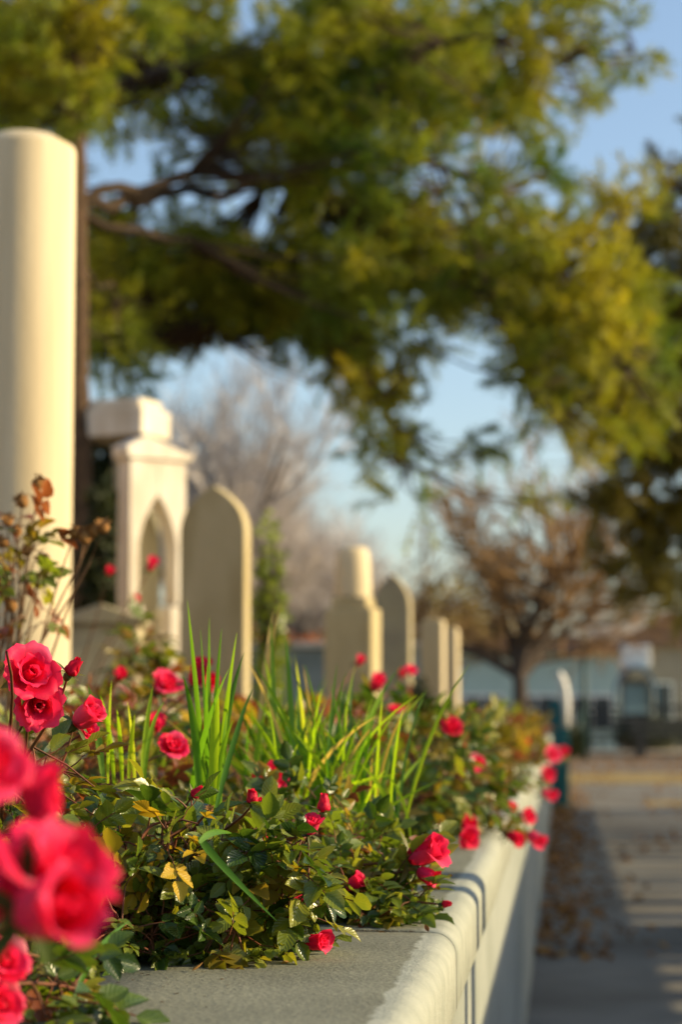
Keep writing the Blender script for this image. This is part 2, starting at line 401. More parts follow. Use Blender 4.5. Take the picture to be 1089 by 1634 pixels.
# tall square pillar with cornice behind
p = at_soil(190, 13.5); d = 13.5
t = thing('cornice_tomb', 'tall white tomb with heavy square cornice behind the arched tomb', 'tomb', p, R(-18), 'headstones')
mb = MB(); mb.box(.0, .20, -.10, .14, 0, zt(705, d)); build(mb, 'pillar', M['stone_grey'], t, bevel=.008)
mb = MB(); mb.box(-.25, .25, -.19, .19, zt(700, d), zt(655, d)); build(mb, 'cornice', M['white_stone'], t, bevel=.012)
mb = MB(); mb.box(-.21, .21, -.15, .15, zt(655, d), zt(640, d)); build(mb, 'cap', M['white_stone'], t, bevel=.012)
# low sarcophagus left of the arch
p = at_soil(168, 9.6); d = 9.6
t = thing('sarcophagus', 'low grey stone sarcophagus beside the tall column', 'tomb', p, R(8), 'headstones')
mb = MB(); mb.box(-.16, .16, -.3, .3, 0, zt(1000, d)); build(mb, 'chest', M['stone_grey'], t, bevel=.01)
mb = MB(); mb.extrude([(-.19, zt(1000, d)), (.19, zt(1000, d)), (.19, zt(990, d)), (0, zt(968, d)), (-.19, zt(990, d))], -.33, .33); build(mb, 'lid', M['stone_grey'], t, bevel=.01)
# pedestal with drum
p = at_soil(563, 12.0); d = 12.0
t = thing('drum_headstone', 'square headstone topped by a sunlit round stone drum', 'headstone', p, R(-8), 'headstones')
mb = MB(); mb.box(-.136, .136, -.11, .11, 0, zt(972, d)); build(mb, 'block', M['stone'], t, bevel=.012)
mb = MB(); mb.box(-.105, .105, -.09, .09, zt(972, d)+.001, zt(955, d)); build(mb, 'neck', M['stone'], t, bevel=.012)
mb = MB(); mb.lathe([(.103, zt(955, d)), (.105, zt(940, d)), (.098, zt(900, d)), (.09, zt(882, d)), (.075, zt(876, d)), (0, zt(874, d))], sides=36); build(mb, 'drum', M['marble'], t, True)
# rounded slab behind it
p = at_soil(628, 14.5); d = 14.5
t = thing('headstone', 'grey rounded headstone just behind the drum topped one', 'headstone', p, R(-9), 'headstones')
h = zt(918, d); mb = MB(); mb.extrude(ogive(.25, h, h-.26), -.045, .045); build(mb, 'slab', M['stone_grey'], t, bevel=.01)
mb = MB(); mb.box(-.18, .18, -.1, .1, -.1, .06); build(mb, 'plinth', M['stone_grey'], t, bevel=.01)
# two slim pale slabs
for px, py, d, lab in ((692, 990, 15.0, 'taller of two slim pale slabs right of the rounded headstone'), (721, 1003, 16.2, 'shorter slim pale slab nearest the bare tree')):
    p = at_soil(px, d)
    t = thing('headstone', lab, 'headstone', p, R(-24), 'headstones')
    h = zt(py, d); mb = MB(); mb.extrude([(-.045, 0), (.045, 0), (.045, h-.02), (.03, h), (-.03, h), (-.045, h-.02)], -.03, .03); o = build(mb, 'slab', M['marble'], t, bevel=.008); o.scale.x = 1.9 if px < 700 else 1.25
    mb = MB(); mb.box(-.12, .12, -.07, .07, -.1, .05); build(mb, 'plinth', M['stone_grey'], t)
# low white wall behind the graves
p = at_soil(380, 24.5, .70)
t = thing('low_wall', 'low whitish wall running behind the headstones', 'wall', p)
hz = P(500, 1034, 24.5).z - .70
mb = MB(); mb.box(-3.4, 2.2, 0, .25, 0, hz); build(mb, 'wall_body', M['plaster'], t)
mb = MB(); mb.box(-3.4, 2.2, -.05, .30, hz, hz+.07); build(mb, 'coping', M['white_stone'], t, bevel=.01)

# ------------------------------------------------------------------ teal totem at the end of the wall
p = P(893, 1140, 23.95); p.z = 0
t = thing('totem_sign', 'slim teal panel sign with white curved edge at the planter end', 'sign', p)
out = [(-.10, 0), (.10, 0), (.10, .84), (.03, 1.10), (0.0, 1.17), (-.10, 1.17)]
mb = MB(); mb.extrude(out, -.05, .05); build(mb, 'panel', M['teal'], t, bevel=.008)
cp = [Vector((.075, -.02, .86)), Vector((.075, -.02, 1.1))] + [Vector((-.05+.125*math.cos(R(a)), -.02, 1.12+.345*math.sin(R(a)))) for a in range(0, 80, 10)]
mb = MB(); mb.tube(cp, .046, 10); build(mb, 'white_edge', M['white_paint'], t, True)
mb = MB(); mb.box(-.14, .14, -.10, .10, 0, .03); build(mb, 'base_plate', M['teal'], t)

# ------------------------------------------------------------------ far buildings and street furniture
def far_building(name, lab, x0p, x1p, ytop, d, wallm, roofm, nwin, roof_h, wy):
    a = P(x0p, 1140, d); b = P(x1p, 1140, d); a.z = 0
    t = thing(name, lab, 'building', a, 0, 'low buildings beyond the road')
    Wd = b.x-a.x; Hh = P(x0p, ytop, d).z
    mb = MB(); mb.box(0, Wd, 0, 6, 0, Hh); build(mb, 'wall', wallm, t)
    mb = MB(); mb.extrude([(-.3, Hh+.002), (Wd+.3, Hh+.002), (Wd+.3, Hh+.14), (Wd*.72, Hh+roof_h), (Wd*.28, Hh+roof_h), (-.3, Hh+.14)], -.4, 6.4); build(mb, 'roof', roofm, t)
    for k in range(nwin):
        cx = Wd*(k+.5)/nwin; ww = Wd/nwin*.34
        mb = MB(); mb.box(cx-ww-.08, cx+ww+.08, -.06, 0.02, wy[0]-.08, wy[1]+.08); f = build(mb, 'window', M['white_paint'], t)
        mb = MB(); mb.box(cx-ww, cx-.03, -.075, -.05, wy[0], wy[1]); build(mb, 'pane', M['glass'], f)
        mb = MB(); mb.box(cx+.03, cx+ww, -.075, -.05, wy[0], wy[1]); build(mb, 'pane', M['glass'], f)
    return t
far_building('hall', 'low pale teal hall behind the bare tree', 728, 990, 1042, 62, M['facade'], M['roof'], 3, .5, (.7, 1.5))
far_building('house', 'tan house with brown roof at the far right', 1004, 1250, 1030, 66, M['facade_tan'], M['roof'], 3, 1.0, (.9, 1.9))
far_building('long_house', 'long tan house seen behind the headstones', 300, 690, 1030, 75, M['facade_tan'], M['roof'], 6, 1.1, (1.1, 2.1))
# kiosk with blue dome awning and white sign box
p = P(1015, 1140, 56); p.z = 0; s_ = 56/F_PX
t = thing('kiosk', 'kiosk with round blue awning under a white sign box', 'kiosk', p)
mb = MB(); mb.box(-.36, .36, 0, .7, 0, 1.9); build(mb, 'booth', M['facade_tan'], t)
mb = MB()
rows = []
for k in range(9):
    a = math.pi*k/8; rows.append([Vector((-.52*math.cos(a), -.55, 1.25+.92*math.sin(a)**.8)), Vector((-.52*math.cos(a), .1, 1.25+.92*math.sin(a)**.8))])
mb.quadgrid(rows); o = build(mb, 'awning', M['blue_cloth'], t, True); sm = o.modifiers.new('solid', 'SOLIDIFY'); sm.thickness = .05
mb = MB(); mb.box(-.34, .40, -.1, .6, 2.2, 2.75); build(mb, 'sign_box', M['white_paint'], t, bevel=.03)
mb = MB(); mb.box(-.3, .3, -.03, .0, .95, 1.75); build(mb, 'serving_window', M['facade'], t)
# green pole
for px, d, hgt, lab in ((934, 48, 2.6, 'thin dark green pole just right of the teal sign'), (925, 52, 1.0, 'short dark bollard behind the green pole')):
    p = P(px, 1140, d); p.z = 0
    t = thing('street_pole', lab, 'pole', p)
    mb = MB(); mb.tube([Vector((0,0,.02)), Vector((0,0,hgt))], .06, 10); build(mb, 'shaft', M['green_metal'], t, True)
    mb = MB(); mb.box(-.12, .12, -.12, .12, 0, .03); build(mb, 'foot', M['green_metal'], t)
    mb = MB(); mb.lathe([(.06, hgt), (.07, hgt+.03), (.05, hgt+.08), (0, hgt+.1)], sides=12); build(mb, 'cap', M['green_metal'], t, True)
# iron fence
p = P(740, 1140, 57.5); p.z = 0
t = thing('iron_fence', 'dark iron railing in front of the pale hall', 'fence', p)
for z in (.35, 1.18):
    mb = MB(); mb.box(0, 6.4, -.03, .03, z-.045, z+.045); build(mb, 'rail', M['dark_metal'], t)
for k in range(17):
    x = .2*2*k
    mb = MB(); mb.box(x-.022, x+.022, -.022, .022, 0, 1.25); build(mb, 'picket', M['dark_metal'], t)
# benches
for px, d, rz, lab in ((985, 53.5, 0, 'dark bench behind the yellow road line left of the second bench'), (1066, 51, .25, 'dark bench behind the yellow road line at the picture edge')):
    p = P(px, 1140, d); p.z = .12 if d > 52 else 0
    t = thing('park_bench', lab, 'bench', p, rz, 'dark benches by the road')
    for k in range(4):
        mb = MB(); mb.box(-.8, .8, -.25+k*.12, -.25+k*.12+.09, .42, .46); build(mb, 'seat_slat', M['dark_metal'], t)
    for k in range(3):
        mb = MB(); mb.box(-.8, .8, .24, .28, .52+k*.14, .62+k*.14); build(mb, 'back_slat', M['dark_metal'], t)
    for s in (-.65, .65):
        mb = MB(); mb.box(s-.05, s+.05, -.24, .24, 0, .415); build(mb, 'leg', M['dark_metal'], t)
        mb = MB(); mb.box(s-.04, s+.04, .285, .33, 0, .92); build(mb, 'back_post', M['dark_metal'], t)

# ------------------------------------------------------------------ trees
def rvec(r=None):
    r = r or rnd
    while True:
        v = Vector((r.uniform(-1,1), r.uniform(-1,1), r.uniform(-1,1)))
        if .01 < v.length < 1: return v.normalized()
def smooth_path(pts, n=4):
    out = []
    for i in range(len(pts)-1):
        p0 = pts[max(i-1,0)]; p1 = pts[i]; p2 = pts[i+1]; p3 = pts[min(i+2, len(pts)-1)]
        for k in range(n):
            t = k/n
            out.append(.5*((2*p1) + (p2-p0)*t + (2*p0-5*p1+4*p2-p3)*t*t + (3*p1-p0-3*p2+p3)*t**3))
    out.append(pts[-1]); return out
def pine(name, label, trunk_pts, r0, limbs, blobs, leafmat, r, tuft_n=26):
    base = trunk_pts[0].copy()
    t = thing(name, label, 'tree', base, 0)
    tp = smooth_path([p-base for p in trunk_pts], 12)
    tp = [q + Vector((.03*mnoise.noise(Vector((q.z*1.3, 1, 0))), 0, 0)) for q in tp]
    mb = MB(); n = len(tp); mb.tube(tp, [r0*(1-.35*i/n)*(1+.16*mnoise.noise(Vector((i*.8, 4, 2)))) for i in range(n)], 10); build(mb, 'trunk', M['bark'], t, True)
    skeleton = list(tp[len(tp)//3:])
    for lp, lr in limbs:
        q = smooth_path([p-base for p in lp], 5); m = len(q)
        for i in range(2, m): q[i] = q[i] + rvec(r)*.05
        mb = MB(); mb.tube(q, [lr*.62*(1-.8*i/m) for i in range(m)], 6); build(mb, 'limb', M['bark_shaded'], t, True)
        skeleton += q[1:]
    cr = MB(); br = MB()
    for (c, rx, ry, rz, dens) in blobs:
        c = c - base
        ns = max(3, int(dens*rx*rz*235))
        for s in range(ns):
            v = rvec(r)*r.random()**.4
            sc = c + Vector((v.x*rx, v.y*ry, v.z*rz))
            near = min(skeleton, key=lambda q: (q-sc).length)
            dv = (sc-near)
            mid = near + dv*.5 + Vector((0,0,-.06*dv.length)) + rvec(r)*.05
            br.tube([near, mid, sc], [.012, .008, .004], 4, cap=False)
            grow = (dv.normalized()*.5 + Vector((0,0,.35)) + rvec(r)*.5).normalized()
            for k in range(r.randint(3, 5)):             # a spray: several bottlebrush shoots
                ax = (grow + rvec(r)*.8 + Vector((0,0,-.15))).normalized()
                ln0 = r.uniform(.14, .34); st = sc + rvec(r)*.06
                br.tube([st, st+ax*ln0], [.004, .003], 3, cap=False)
                for q in range(int(ln0*150)):
                    f = r.random()**.7
                    dn = (ax*r.uniform(.5, 1.1) + rvec(r)).normalized()
                    ln = r.uniform(.07, .13)*(1.05-.3*f)
                    side = dn.cross(rvec(r)).normalized()*.0060
                    b = len(cr.v)
                    p0 = st + ax*(f*ln0) + Vector((0,0,-.05*f*f))
                    cr.v += [tuple(p0-side), tuple(p0+side), tuple(p0+dn*ln)]
                    cr.f.append((b, b+1, b+2)); cr.m.append(0)
    build(br, 'twigs', M['bark_shaded'], t)['kind'] = 'stuff'
    build(cr, 'crown', leafmat, t)
    return t
def blob(px, py, rx, ry, d, dens=1.0, dy=.7):
    k = d/F_PX
    return (P(px, py, d), rx*k, dy, ry*k, dens)
rA = random.Random(11)
A_blobs = []
for (px, py, rx, ry, dn) in [
 (40,60,80,70,.9),(30,160,60,55,.8),(180,30,60,35,.5),(320,45,80,50,.7),(250,130,70,35,.5),(400,150,90,45,.6),(550,50,110,75,1.1),(480,190,90,55,.7),
 (620,170,110,75,1.1),(720,70,100,75,1.1),(840,55,80,65,1.),(830,150,70,50,.9),(640,275,90,55,1.),(560,330,70,50,.8),(470,300,60,45,.45),(960,25,55,35,.6),(1005,95,38,38,.8),
 (370,230,70,45,.5),(300,320,60,25,.3),(110,110,60,70,1.),(60,250,60,50,.6),(210,190,45,40,.4),(290,200,60,40,.5),(340,110,60,45,.7),(440,250,60,45,.7),(520,260,70,60,1.),(450,90,70,60,.9),(240,60,60,40,.6),(640,90,80,60,1.),(760,160,70,60,1.),(700,220,50,40,.7),(760,300,50,40,.8),(840,250,50,50,.7),(900,380,60,50,.9),(1030,540,50,60,1.),(240,480,80,60,1.),(360,400,70,50,.9),(140,430,50,80,.9),(500,520,60,50,1.),(930,130,40,50,.6),(900,40,60,40,.9),(1040,330,50,40,.6),(980,380,50,40,.7),
 (190,395,80,45,.9),(180,480,80,60,1.),(300,440,90,65,1.),(400,465,90,65,1.),(480,430,80,55,1.),(300,525,90,32,.9),(420,535,60,28,.8),(190,560,60,35,.8),
 (560,475,75,85,1.2),(620,420,90,80,1.2),(700,395,80,70,1.2),(560,580,50,60,1.2),(620,640,50,55,1.2),(605,710,38,42,1.),(655,715,40,32,1.),(745,722,50,22,.9),(700,490,70,40,1.1),(640,560,40,40,1.),(650,800,35,16,.4),(860,800,30,16,.4),
 (775,415,85,80,1.2),(860,400,75,55,1.1),(900,480,85,85,1.2),(840,560,60,75,1.2),(950,560,85,75,1.2),(880,640,70,50,1.1),(990,460,60,65,1.),(1000,620,70,75,1.1),(955,695,50,42,1.),(815,320,50,38,.7),(880,290,40,30,.5),(960,330,40,25,.5)]:
    d = rA.uniform(14.2, 17.5)
    A_blobs.append(blob(px, py, rx, ry, d, (dn*1.1 if px > 560 else dn*1.6+.25)))
for (px, py, rx, ry, dn) in [(60,120,110,110,.9),(300,60,120,60,.6),(520,140,140,100,.9),(330,460,160,60,.9),(560,400,110,90,.9),(760,470,130,80,.9),(200,520,100,50,.8),(800,110,110,80,.7),(950,560,90,90,.8)]:
    A_blobs.append(blob(px, py, rx, ry, rA.uniform(17.8, 19.5), dn*.6))
for (px, py, rx, ry, d, dn) in [(95,40,60,50,12.9,1.6),(110,150,50,60,12.9,1.4),(30,110,50,90,13.0,1.5),(150,70,45,50,13.0,1.2),(185,400,35,45,14.2,1.4),(185,500,40,60,14.2,1.5),(220,30,60,40,13.4,1.2)]:
    A_blobs.append(blob(px, py, rx, ry, d, dn, .35))
TA = [P(126, 1300, 13.4), P(124, 1000, 13.4), P(121, 600, 13.4), P(118, 200, 13.4), P(108, -200, 13.4)]
TA[0].z = .68
limbsA = [([P(124,320,13.4), P(260,290,14.0), P(390,225,16), P(560,120,15.6), P(800,60,15.2), P(1000,90,15)], .07),
          ([P(124,330,13.4), P(230,318,14.0), P(420,300,16.2), P(620,260,15.6), P(760,290,15.4), P(900,430,15.2), P(1000,600,15)], .075),
          ([P(124,345,13.4), P(270,372,14.0), P(400,440,16), P(520,470,15.8), P(600,620,15.6), P(640,740,15.5)], .05),
          ([P(123,150,13.4), P(220,130,14.2), P(360,90,16), P(560,30,15.8)], .05),
          ([P(124,420,13.4), P(190,470,14.0), P(330,520,16.2)], .03),
          ([P(123,220,13.4), P(60,150,13.6), P(10,110,14.0)], .03),
          ([P(700,262,15.5), P(760,400,15.4), P(820,560,15.3), P(880,640,15.2)], .03),
          ([P(520,468,15.8), P(650,440,15.6), P(790,420,15.6)], .03)]
pine('pine_tree', 'big spreading pine with olive needles arching over the graves', TA, .10, limbsA, A_blobs, M['needles'], rA)
rB = random.Random(12)
B_blobs = [blob(px, py, rx, ry, rB.uniform(18.2, 19.6), dn*1.3) for (px, py, rx, ry, dn) in [
 (1065,420,55,95,1.),(1070,300,38,45,.8),(1075,560,45,75,1.),(1045,715,65,60,1.2),(985,795,60,50,1.2),(1060,825,60,75,1.2),(1040,915,65,50,1.2),(1085,960,30,30,1.),(950,850,25,25,.8),(1020,500,50,90,.8),(1015,640,60,70,1.),(1030,380,40,50,.7),(1085,680,40,70,1.),(1150,500,70,120,.9),(1160,750,70,140,.9),(1150,280,60,80,.8)]]
TB = [P(1290, 1300, 19.0), P(1285, 900, 19.0), P(1270, 500, 19.0), P(1260, 100, 19.0)]; TB[0].z = 0
limbsB = [([P(1283,760,19.0), P(1180,740,19.0), P(1060,750,19.0), P(970,800,19.0)], .05), ([P(1284,820,19.0), P(1170,850,19.0), P(1040,910,19.0)], .04),
          ([P(1275,600,19.0), P(1170,520,19.0), P(1070,450,19.0)], .05), ([P(1270,400,19.0), P(1150,330,19.0), P(1060,290,19.0)], .04)]
pine('pine_tree', 'shade coloured pine crown hanging in from the right picture edge', TB, .12, limbsB, B_blobs, M['needles_shaded'], rB)

def bare_mesh(seed, height, spread, levels, kids, up, trunkf=.25, r0=.12, thin=.0065):
    r = random.Random(seed); mb = MB(); tw = MB()
    def grow(p, d, ln, rad, lev):
        pts = [p]; q = p; dd = d
        n = 4
        for i in range(n):
            dd = (dd + rvec(r)*.16 + Vector((0,0,up))*.10).normalized(); q = q + dd*ln/n; pts.append(q)
        (mb if lev < 3 else tw).tube(pts, [max(rad*(1-.5*i/n), thin) for i in range(n+1)], 6 if lev < 2 else 3, cap=False)
        if lev < levels:
            for k in range(kids[lev]):
                i = r.randint(1, n) if lev else r.randint(3, n)
                a = (pts[i]-pts[i-1]).normalized()
                nd = a*r.uniform(.5, 1.1) + rvec(r)*spread + Vector((0,0,up*.3))
                if lev < 3: nd.z = max(nd.z, .12)
                nd.normalize()
                grow(pts[i], nd, ln*r.uniform(.55, .85), rad*.55, lev+1)
    grow(Vector((0,0,0)), Vector((0,0,1)), height*trunkf, r0, 0)
    return mb, tw
def bare_tree(name, label, p, meshes, group, rz=0, sc=1.0):
    t = thing(name, label, 'tree', p, rz, group); t.scale = (sc, sc, sc)
    obj('trunk', meshes[0], t); obj('crown', meshes[1], t)
    return t
def bm_pair(seed, h, spread, levels, kids, up, tm, cm, **k):
    a, b = bare_mesh(seed, h, spread, levels, kids, up, **k)
    return a.mesh('trunk', tm, True), b.mesh('crown', cm)
G1 = 'bare trees behind the graves'
vase = bm_pair(3, 5.2, .80, 5, [6, 5, 5, 4, 4], .25, M['bark_grey'], M['twig_red'], trunkf=.40, r0=.18, thin=.008)
p = P(845, 1140, 36); p.z = 0
bare_tree('bare_tree', 'dark vase shaped bare tree with russet twigs before the pale hall', p, vase, G1, 1.0, 1.05)
mauve1 = bm_pair(5, 9, .6, 5, [6, 6, 6, 5, 4], .5, M['bark_grey'], M['twig_mauve'], trunkf=.3, r0=.14)
mauve2 = bm_pair(8, 8, .65, 5, [6, 6, 6, 5, 4], .45, M['bark_grey'], M['twig_mauve'], trunkf=.28, r0=.14)
straw = bm_pair(9, 7, .7, 5, [7, 6, 6, 5, 4], .35, M['bark_grey'], M['twig_straw'], trunkf=.25, r0=.14)
for px, d, me, sc, rz, lab in (
   (300, 40, mauve1, 1.05, 0, 'greyish mauve bare tree rising behind the pointed headstone'),
   (395, 46, mauve2, 1.05, 1.2, 'mauve bare tree between pointed headstone and drum headstone'),
   (490, 50, mauve1, .85, 2.2, 'shorter mauve bare tree behind the drum headstone'),
   (560, 56, mauve2, .8, .4, 'far pale bare tree just right of the drum headstone'),
   (690, 70, straw, .95, .7, 'straw coloured bare tree above the two slim slabs'),
   (770, 74, straw, 1.0, 2.4, 'straw twigged tree behind the dark vase shaped tree'),
   (640, 68, straw, .75, 4.0, 'brownish bare tree behind the grey rounded headstone'),
   (960, 80, mauve2, .8, 3.0, 'bare tree behind the thin green pole'),
   (1060, 84, mauve1, .7, 5.0, 'bare tree behind the tan house at the right')):
    p = P(px, 1140, d); p.z = 0.0
    bare_tree('bare_tree', lab, p, me, G1, rz, sc)

# leaf-card shrubs: many small leaves on stems, one crown mesh
def shrub(name, label, p, rad, h, mat, n, leaf, r, cat='shrub', group=None):
    t = thing(name, label, cat, p, 0, group)
    st = MB(); cr = MB()
    for k in range(9):
        a = r.uniform(0, math.tau); e = Vector((math.cos(a)*rad*.6, math.sin(a)*rad*.6, h*r.uniform(.6, .95)))
        st.tube([Vector((0,0,0)), e*.5+Vector((0,0,h*.1)), e], [.02*h, .012*h, .005*h], 5, cap=False)
    for k in range(n):
        v = rvec(r)*r.random()**.45
        lump = 1 + .25*mnoise.noise(Vector((v.x*3, v.y*3, v.z*3+rad)))
        c = Vector((v.x*rad*lump, v.y*rad*lump, h*.52 + v.z*h*.5*lump))
        dn = (v*.6 + rvec(r)).normalized(); s = dn.cross(rvec(r)).normalized()*leaf*.33
        b = len(cr.v)
        cr.v += [tuple(c), tuple(c+dn*leaf*.5+s), tuple(c+dn*leaf), tuple(c+dn*leaf*.5-s)]
        cr.f.append((b, b+1, b+2, b+3)); cr.m.append(0)
    build(st, 'stems', M['bark_grey'], t); build(cr, 'crown', mat, t)
    return t
rS = random.Random(21)
shrub('cypress', 'dark narrow evergreen behind the cream column', at_soil(172, 19, .70), .36, 2.9, M['evergreen'], 6000, .10, rS)
shrub('cypress', 'dark evergreen partly hidden by the cream column', at_soil(60, 21, .70), .9, 3.2, M['evergreen'], 8000, .12, rS)
shrub('cypress', 'small dark evergreen squeezed under the white cornice', at_soil(166, 12.9), .15, 1.62, M['evergreen'], 2600, .06, rS)
shrub('shrub', 'russet shrub left of the drum headstone', at_soil(490, 27, .70), .75, 1.25, M['leaf_red'], 3500, .08, rS)
shrub('shrub', 'reddish shrub behind the pointed headstone', at_soil(420, 30, .70), .7, 1.5, M['leaf_red'], 3000, .09, rS)
shrub('broad_shrub', 'olive shrub rising behind the pale hall and slim slabs', Vector((P(705,1140,72).x, 72, 0)), 2.0, 5.4, M['leaf_olive'], 5000, .22, rS)
shrub('shrub', 'small dark shrub between rounded headstone and slim slabs', at_soil(668, 14.2), .085, .50, M['evergreen'], 900, .04, rS)
shrub('shrub', 'slender yellow green shrub right of the pointed headstone', at_soil(430, 10.5), .085, 1.2, M['leaf_light'], 800, .045, rS)
shrub('hedge_bush', 'low dark bush under the green pole', P(915, 1140, 50)*Vector((1,1,0)) if False else Vector((P(915,1140,50).x, 50, 0)), .35, .75, M['evergreen'], 1500, .08, rS)
shrub('hedge_bush', 'low dark bush at the right beside the benches', Vector((P(1040,1140,55).x, 55, .12)), 1.0, .8, M['evergreen'], 2500, .10, rS)

t = thing('bounce_wall', 'added high ochre bounce wall left of the graves outside the picture', 'wall', (-6.6, -5, .70))  # unseen wall added to bounce warm sunlight onto the shaded stone faces
mb = MB(); mb.box(-.4, 0, 0, 22, 0, 2.8); build(mb, 'wall_body', M['ochre'], t)
mb = MB(); mb.box(-.5, .1, 0, 22, 2.8, 2.95); build(mb, 'coping', M['stone'], t, bevel=.02)

# ------------------------------------------------------------------ rose bushes
def leaflet(mb, base, d, nrm, ln, wd, fold, droop, segs, r, mat=0):
    d = d.normalized(); s = d.cross(nrm).normalized(); nrm = s.cross(d).normalized()
    rows = []; b0 = len(mb.v)
    for i in range(segs+1):
        v = i/segs
        wv = wd*(math.sin(math.pi*min(1, v**.82))**.8)*.5 if 0 < i < segs else .0004
        if 0 < i < segs: wv *= 1 + (.07 if i % 2 else -.05)
        c = base + d*ln*v - nrm*ln*droop*v*v
        up = nrm*wv*fold
        rows.append([c - s*wv + up, c - s*wv*.5 + up*.32, c, c + s*wv*.5 + up*.32, c + s*wv + up])
    mb.quadgrid(rows, mat)
    for i in range(segs+1):
        for j in range(5): mb.a[b0+i*5+j] = ((j-2)/2.0, i/segs)
def leaf_mesh(mat, seed, n_pairs=2, big=1.0, segs=8, raw=False):
    r = random.Random(seed); mb = MB()
    Lr = .040*big
    pts = [Vector((Lr*k/4, 0, .004*big*math.sin(k/4*3)*r.uniform(.5, 1.2))) for k in range(5)]
    mb.tube(pts, [.0009, .0008, .0007, .0006, .0005], 3, 1, cap=False)
    X = Vector((1,0,0)); Z = Vector((0,0,1))
    def lf(b, ang, ln):
        d = Vector((math.cos(ang), math.sin(ang), r.uniform(-.25, .2)))
        nr = (Z + rvec(r)*.28).normalized()
        leaflet(mb, b, d, nr, ln, ln*r.uniform(.58, .72), r.uniform(.15, .55), r.uniform(.02, .28), segs, r)
    lf(pts[4], r.uniform(-.15, .15), .026*big)
    for k in range(n_pairs):
        b = pts[3] if k == 0 else pts[1+(k == 1 and n_pairs == 2)]
        for s in (-1, 1): lf(b, s*r.uniform(.85, 1.25), .026*big*(.92-.14*k)*r.uniform(.9, 1.08))
    return mb if raw else mb.mesh('leaf', [mat, M['cane']], True)
LEAVES = {}
for key, nv in (('leaf', 9), ('leaf_light', 6), ('leaf_yellow', 3), ('leaf_red', 4), ('leaf_olive', 4)):
    LEAVES[key] = [leaf_mesh(M[key], 100+i, 2 if i % 3 else 1, 1.0) for i in range(nv)]

LEAVES_LOW = {k: [leaf_mesh(None, 300+i, 2, 1.0, 4, True) for i in range(5)] for k in LEAVES}

def petal(L, r_in, th0, th1, recurve, width, phi, r, nu=8, nv=8, ruffle=.085, seed=0):
    """one petal on a cupped surface of revolution round +Z"""
    rows = []; Rr, z = r_in, 0.0
    prof = [(Rr, z, 0)]
    for i in range(1, nv+1):
        v = i/nv
        k = min(1, v/.55); k = k*k*(3-2*k)
        th = th0 + (th1-th0)*k + recurve*max(0, (v-.68)/.32)**1.6
        Rr += math.sin(th)*L/nv; z += math.cos(th)*L/nv
        prof.append((max(Rr, .02*L), z, v))
    for Rr, z, v in prof:
        wv = width*L*(.28 + .72*math.sin(min(1., v*1.08)*math.pi*.5)**.8)*(1-.55*max(0, (v-.72)/.28)**2.2)*.5
        row = []
        for j in range(nu+1):
            u = -1 + 2*j/nu
            a = u*wv/max(Rr, .28*L)
            a = max(-2.4, min(2.4, a))
            dip = -.06*L*(abs(u)**3)*v + .035*L*max(0, v-.7)/.3*(-(1-abs(u))**4)
            nz = ruffle*L*v*mnoise.noise(Vector((u*1.6+seed*3.1, v*2.2, seed*1.7)))
            Re = Rr + nz + .05*L*u*u*v
            row.append(Vector((Re*math.cos(phi+a), Re*math.sin(phi+a), z + dip + nz*.6)))
        rows.append(row)
    mb = MB(); mb.quadgrid(rows); return mb
def bloom_parts(kind, seed):
    """list of (name, MB, material key) with unit width about 1"""
    r = random.Random(seed); out = []
    if kind == 'open':
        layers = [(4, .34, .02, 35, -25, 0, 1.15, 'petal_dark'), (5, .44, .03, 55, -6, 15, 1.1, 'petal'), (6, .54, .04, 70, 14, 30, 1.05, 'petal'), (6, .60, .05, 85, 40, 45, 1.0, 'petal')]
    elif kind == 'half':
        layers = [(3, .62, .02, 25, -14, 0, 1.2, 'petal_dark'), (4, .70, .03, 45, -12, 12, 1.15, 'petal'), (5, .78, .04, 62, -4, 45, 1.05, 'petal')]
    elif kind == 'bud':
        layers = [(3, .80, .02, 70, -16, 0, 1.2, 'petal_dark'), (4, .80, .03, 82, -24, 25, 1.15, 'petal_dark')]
    else:
        layers = []
    sd = 0
    for (n, L, ri, t0, t1, rec, wd, mk) in layers:
        off = r.uniform(0, 6)
        for k in range(n):
            sd += 1
            phi = off + math.tau*k/n + r.uniform(-.15, .15)
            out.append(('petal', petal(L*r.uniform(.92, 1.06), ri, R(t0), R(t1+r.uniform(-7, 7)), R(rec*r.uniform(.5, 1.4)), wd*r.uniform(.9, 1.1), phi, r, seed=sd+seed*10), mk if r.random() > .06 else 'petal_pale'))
    cx = MB()
    cx.lathe([(0, -.26), (.05, -.25), (.10, -.17), (.12, -.06), (.09, .02), (.03, .04)], sides=10)
    for k in range(5):
        a = k*math.tau/5 + .3
        dr = Vector((math.cos(a), math.sin(a), 0)); up = Vector((0,0,1))
        bend = {'open': -.5, 'half': .1, 'bud': .75}.get(kind, .2) + r.uniform(-.2, .2)
        leaflet(cx, dr*.08, (dr + up*bend), up-dr*.3, .42, .13, .3, .25, 5, r)
    out.append(('calyx', cx, 'calyx'))
    return out
BLOOMS = {}
